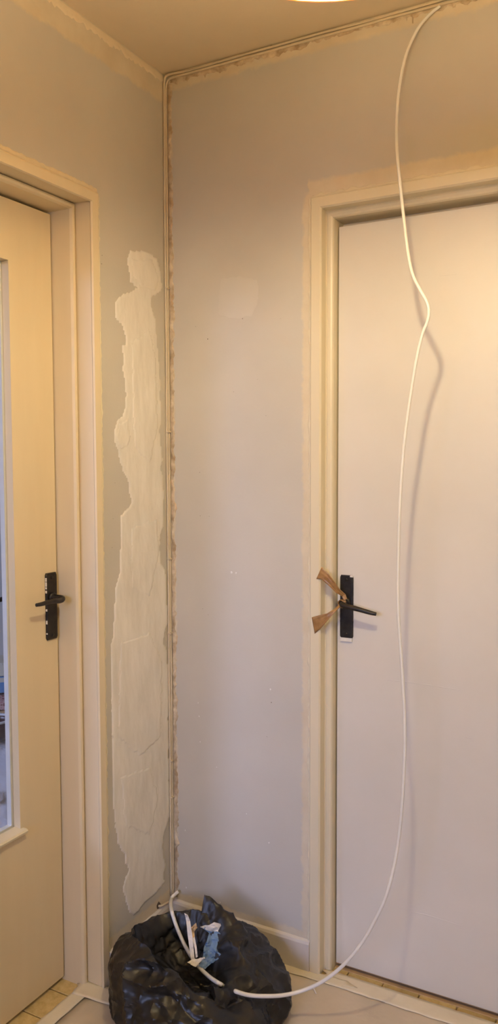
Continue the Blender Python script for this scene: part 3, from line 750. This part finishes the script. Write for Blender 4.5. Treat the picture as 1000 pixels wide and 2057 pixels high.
strip('paper_strip', [(370,1834,KD,377,1838,KD), (374,1850,KD,382,1851,KD), (377,1880,KD-.01,386,1878,KD-.01), (381,1910,KD-.03,389,1907,KD-.03), (385,1932,KD-.04,391,1929,KD-.04)], M['paper'], 'long torn white paper strip standing upright in the black bag', seed=2)
strip('paper_scrap', [(394,1855,KD+.005,396,1866,KD+.005), (385,1862,KD,390,1872,KD), (378,1870,KD-.005,391,1880,KD-.005), (380,1882,KD-.01,391,1890,KD-.01), (389,1892,KD-.012,391,1893,KD-.012)], M['paper_tan'], 'small folded tan paper scrap against the white strips in the black bag', seed=3, crumple=.004)
strip('paper_strip', [(386,1884,KD-.010,391,1882,KD-.010), (391,1905,KD-.025,395,1903,KD-.025), (393,1925,KD-.04,397,1923,KD-.04)], M['paper'], 'short thin white paper strip below the tan scrap in the black bag', seed=4)
strip('paper_scrap', [(376,1932,KD-.045,385,1928,KD-.04), (384,1938,KD-.05,396,1926,KD-.04), (393,1942,KD-.055,411,1922,KD-.045), (397,1938,KD-.05,412,1925,KD-.045)], M['paper'], 'crumpled white paper scrap lying low in the black bag', seed=5, crumple=.003)
strip('blue_paper', [(404,1862,KD+.02,440,1866,KD+.02), (420,1876,KD+.012,447,1874,KD+.012), (415,1890,KD,453,1888,KD), (409,1905,KD-.012,450,1905,KD-.012), (408,1918,KD-.022,453,1914,KD-.02), (404,1932,KD-.034,432,1930,KD-.03), (399,1941,KD-.045,412,1945,KD-.045)], M['blue'], 'crumpled blue paper sheet in the black bag', seed=6, crumple=.006, m=11)
strip('paper_scrap', [(402,1862,KD+.018,412,1868,KD+.018), (420,1858,KD+.018,424,1872,KD+.016), (430,1852,KD+.018,436,1872,KD+.014), (443,1856,KD+.018,446,1868,KD+.014)], M['paper'], 'white torn paper edge above the blue sheet in the black bag', seed=7, crumple=.003)

# ------------------------------------------------------------------ pendant lamp
LC = Vector((.955, -1.035, 0)); RIM, RB, RT_, ZT = 2.0762, .190, .143, 2.16
lamp = empty('pendant_lamp', (LC.x, LC.y, RIM)); tag(lamp, 'pendant lamp with glowing white bowl-wide shade hanging over the hall', 'lamp')
def shade_mat():
    t = NT('lamp shade cloth'); t.n.remove(t.b)
    df = t.new('ShaderNodeBsdfDiffuse'); df.inputs[0].default_value = (.82, .74, .60, 1)
    tr = t.new('ShaderNodeBsdfTranslucent'); tr.inputs[0].default_value = (1.0, .50, .16, 1); mx = t.new('ShaderNodeMixShader'); mx.inputs[0].default_value = .70
    t.link(df.outputs[0], mx.inputs[1]); t.link(tr.outputs[0], mx.inputs[2]); t.link(mx.outputs[0], t.out.inputs[0]); return t.m
M['shade'] = shade_mat()
def lathe(name, prof, mat, parent, seg=48, smooth=True):
    V = []; F = []; m = len(prof)
    for i in range(seg):
        a = 2*math.pi*i/seg
        for r, z in prof: V.append((r*math.cos(a), r*math.sin(a), z))
    for i in range(seg):
        for k in range(m-1): F.append((i*m+k, ((i+1) % seg)*m+k, ((i+1) % seg)*m+k+1, i*m+k+1))
    return mesh(name, V, F, mat, parent, smooth)
lathe('lamp_shade', [(RB, 0), (RB*.985, .022), (RB*.955, .045), (RB*.91, .065), (RB*.86, .076), (RT_, .082)], M['shade'], lamp)
lathe('shade_rim', [(RB-.001, -.001), (RB+.0015, -.001), (RB+.0015, .004), (RB-.001, .004), (RB-.001, -.001)], M['shade'], lamp)
M['brass'] = paint('lamp holder', L(.7, .66, .58), L(.78, .74, .66), 20, .4)
for k in range(3):
    a = 2*math.pi*k/3; V, F = tube([Vector((.015*math.cos(a), .015*math.sin(a), .0805)), Vector((RT_*math.cos(a), RT_*math.sin(a), .081))], .0018, None, 6); mesh('shade_arm', V, F, M['lever'], lamp)
lathe('lamp_holder', [(.0, .165), (.018, .165), (.020, .155), (.020, .074), (.016, .070), (.0, .070)], M['brass'], lamp, 24)
lathe('cord', [(.0035, .16), (.0035, H-RIM-.02)], M['cable'], lamp, 10)
lathe('ceiling_rose', [(.0, H-RIM-.040), (.012, H-RIM-.040), (.040, H-RIM-.022), (.045, H-RIM), (0, H-RIM)], M['cable'], lamp, 32)
def bulb_mat():
    t = NT('glowing bulb'); t.n.remove(t.b); e = t.new('ShaderNodeEmission'); e.inputs[0].default_value = (*LAMP_COL, 1); e.inputs[1].default_value = LAMP_POWER
    t.link(e.outputs[0], t.out.inputs[0]); return t.m
lathe('bulb', [(.0, -.018), (.012, -.016), (.022, -.009), (.029, .002), (.031, .014), (.029, .027), (.022, .044), (.016, .060), (.015, .072), (0, .072)], bulb_mat(), lamp, 24)

# ------------------------------------------------------------------ things in the room behind the glazed door
bx = M['plank']
card = paint('cardboard', L(.55, .33, .16), L(.66, .42, .22), 10, .7)
whitep = paint('white dust sheet', L(.72, .70, .72), L(.80, .78, .80), 8, .5, 20, .5, .01)
blueb = paint('blue carton', L(.10, .30, .62), L(.16, .38, .70), 20, .5)
creamb = paint('cream carton', L(.70, .66, .52), L(.76, .72, .60), 20, .6)
redf = None
def redcloth():
    t = NT('red patterned cloth'); v = t.new('ShaderNodeTexVoronoi'); v.inputs['Scale'].default_value = 60; t.link(t.coord(), v.inputs['Vector'])
    t.base(t.ramp(v.outputs['Distance'], [(.2, L(.25, .05, .06)), (.45, L(.66, .42, .40)), (.7, L(.5, .2, .2))])); t.set(Roughness=.8); return t.m
def along(u, v, dist):       # point on the ray through the pane, dist metres beyond it
    p = on(u, v, 0, LX); d = ray(u, v); return p+d*(dist/Vector((d.x, d.y)).length)
Q = along(4, 1500, 1.0); ang = math.atan2(ray(4, 1500).y, ray(4, 1500).x)
TBZ = .30
tb = empty('low_table', (Q.x, Q.y, 0)); tag(tb, 'low wooden table holding boxes in the room behind the glazed door', 'table'); tb.rotation_euler = (0, 0, ang)
boxes('table_top', [(-.30, .45, -.35, .35, TBZ-.03, TBZ)], M['plank'], tb, .004)
for a in (-.27, .42):
    for b in (-.32, .32): boxes('leg', [(a-.022, a+.022, b-.022, b+.022, -.006, TBZ-.03)], M['plank'], tb, .003)
def placed(o, x, y, z, rz=0):
    v = Vector((x, y, 0)); v.rotate(Matrix.Rotation(ang, 3, 'Z')); o.location = (Q.x+v.x, Q.y+v.y, z); o.rotation_euler = (0, 0, ang+rz); return o
def carton(name, w_, d_, h_, mat, x, y, z, rz, label, flap=None):
    r = empty(name); tag(r, label, 'box')
    boxes('carton_body', [(-w_/2, w_/2, -d_/2, d_/2, 0, h_)], mat, r, .003)
    boxes('tape_seam', [(-w_/2-.0008, w_/2+.0008, -.022, .022, h_*.72, h_+.0008)], flap or M['tape'], r)
    for s in (-1, 1): boxes('lid_flap', [(-w_/2+.002, w_/2-.002, min(s*.002, s*d_/2*.99), max(s*.002, s*d_/2*.99), h_-.001, h_+.003)], mat, r)
    return placed(r, x, y, z, rz)
carton('cardboard_box', .30, .36, .14, card, -.03, 0, TBZ, .1, 'brown cardboard box under the white dust sheet behind the glazed door')
carton('cardboard_box', .26, .30, .09, card, .02, .01, TBZ+.145, -.1, 'brown cardboard box with red cloth on top behind the glazed door')
# dust sheet slung over the lower box
def dust():
    V = []; F = []; n = 44; m = 30
    for i in range(n+1):
        for j in range(m+1):
            s = i/n; y = -.30+.6*j/m
            if s < .45: x = -.345+.01*s; z = .012+(TBZ+.10-.012)*s/.45
            elif s < .6: x = -.34+.12*(s-.45)/.15; z = TBZ+.10+.045*(s-.45)/.15
            else: x = -.22+.05*(s-.6)/.4; z = TBZ+.150+.02*(s-.6)/.4
            p = Vector((x, y, z)); f = fbm((x*2, y*1.5, z*1.3+y*.8), 11, 5); V.append((x-.02-.045*abs(f), y, max(.0, z+.012*f)))
    for i in range(n):
        for j in range(m): a = i*(m+1)+j; F.append((a, a+1, a+m+2, a+m+1))
    o = mesh('dust_sheet', V, F, whitep, None, True); md = o.modifiers.new('solid', 'SOLIDIFY'); md.thickness = .001
    tag(o, 'crumpled white dust sheet hanging over the boxes behind the glazed door', 'dust sheet'); return placed(o, 0, 0, 0, 0)
dust()
def cloth():
    V = []; F = []; n = 24
    for i in range(n+1):
        for j in range(n+1):
            x = -.12+.24*i/n; y = -.15+.3*j/n; e = max(abs(x)/.12, abs(y)/.15)
            V.append((x, y, .035*(1-e**3)+.010*fbm((x, y, 0), 22, 3)*(1-e*.6)+.004))
    for i in range(n):
        for j in range(n): a = i*(n+1)+j; F.append((a, a+1, a+n+2, a+n+1))
    o = mesh('red_cloth', V, F, redcloth(), None, True); md = o.modifiers.new('solid', 'SOLIDIFY'); md.thickness = .002
    tag(o, 'heap of red patterned cloth on the cardboard box behind the glazed door', 'cloth'); return placed(o, .02, .01, TBZ+.238, 0)
cloth()
r = empty('cooking_pot'); tag(r, 'dark brown round pot in front of the boxes behind the glazed door', 'pot')
lathe('pot_body', [(0, 0), (.045, 0), (.055, .012), (.058, .04), (.054, .06), (.050, .06), (.052, .04), (.048, .014), (0, .01)], paint('pot glaze', L(.05, .02, .02), L(.10, .04, .035), 20, .3), r, 28)
lathe('pot_rim', [(.050, .058), (.057, .058), (.058, .064), (.050, .065), (.050, .058)], M['bead_white'], r, 28)
placed(r, -.215, .02, TBZ+.185, 0)
carton('blue_carton', .14, .22, .055, blueb, .03, .01, TBZ+.285, .05, 'small blue carton on the red cloth behind the glazed door', creamb)
carton('cream_carton', .13, .21, .045, creamb, .03, .01, TBZ+.345, -.05, 'flat cream carton on top of the blue one behind the glazed door', creamb)
O = along(13.5, 1640, .55)
r = carton('orange_carton', .075, .075, .345, paint('orange carton', L(.72, .36, .12), L(.80, .45, .18), 14, .6), 0, 0, 0, 0, 'tall narrow orange carton standing on the floor behind the glazed door', creamb)
r.location = (O.x+.035, O.y+.02, 0)
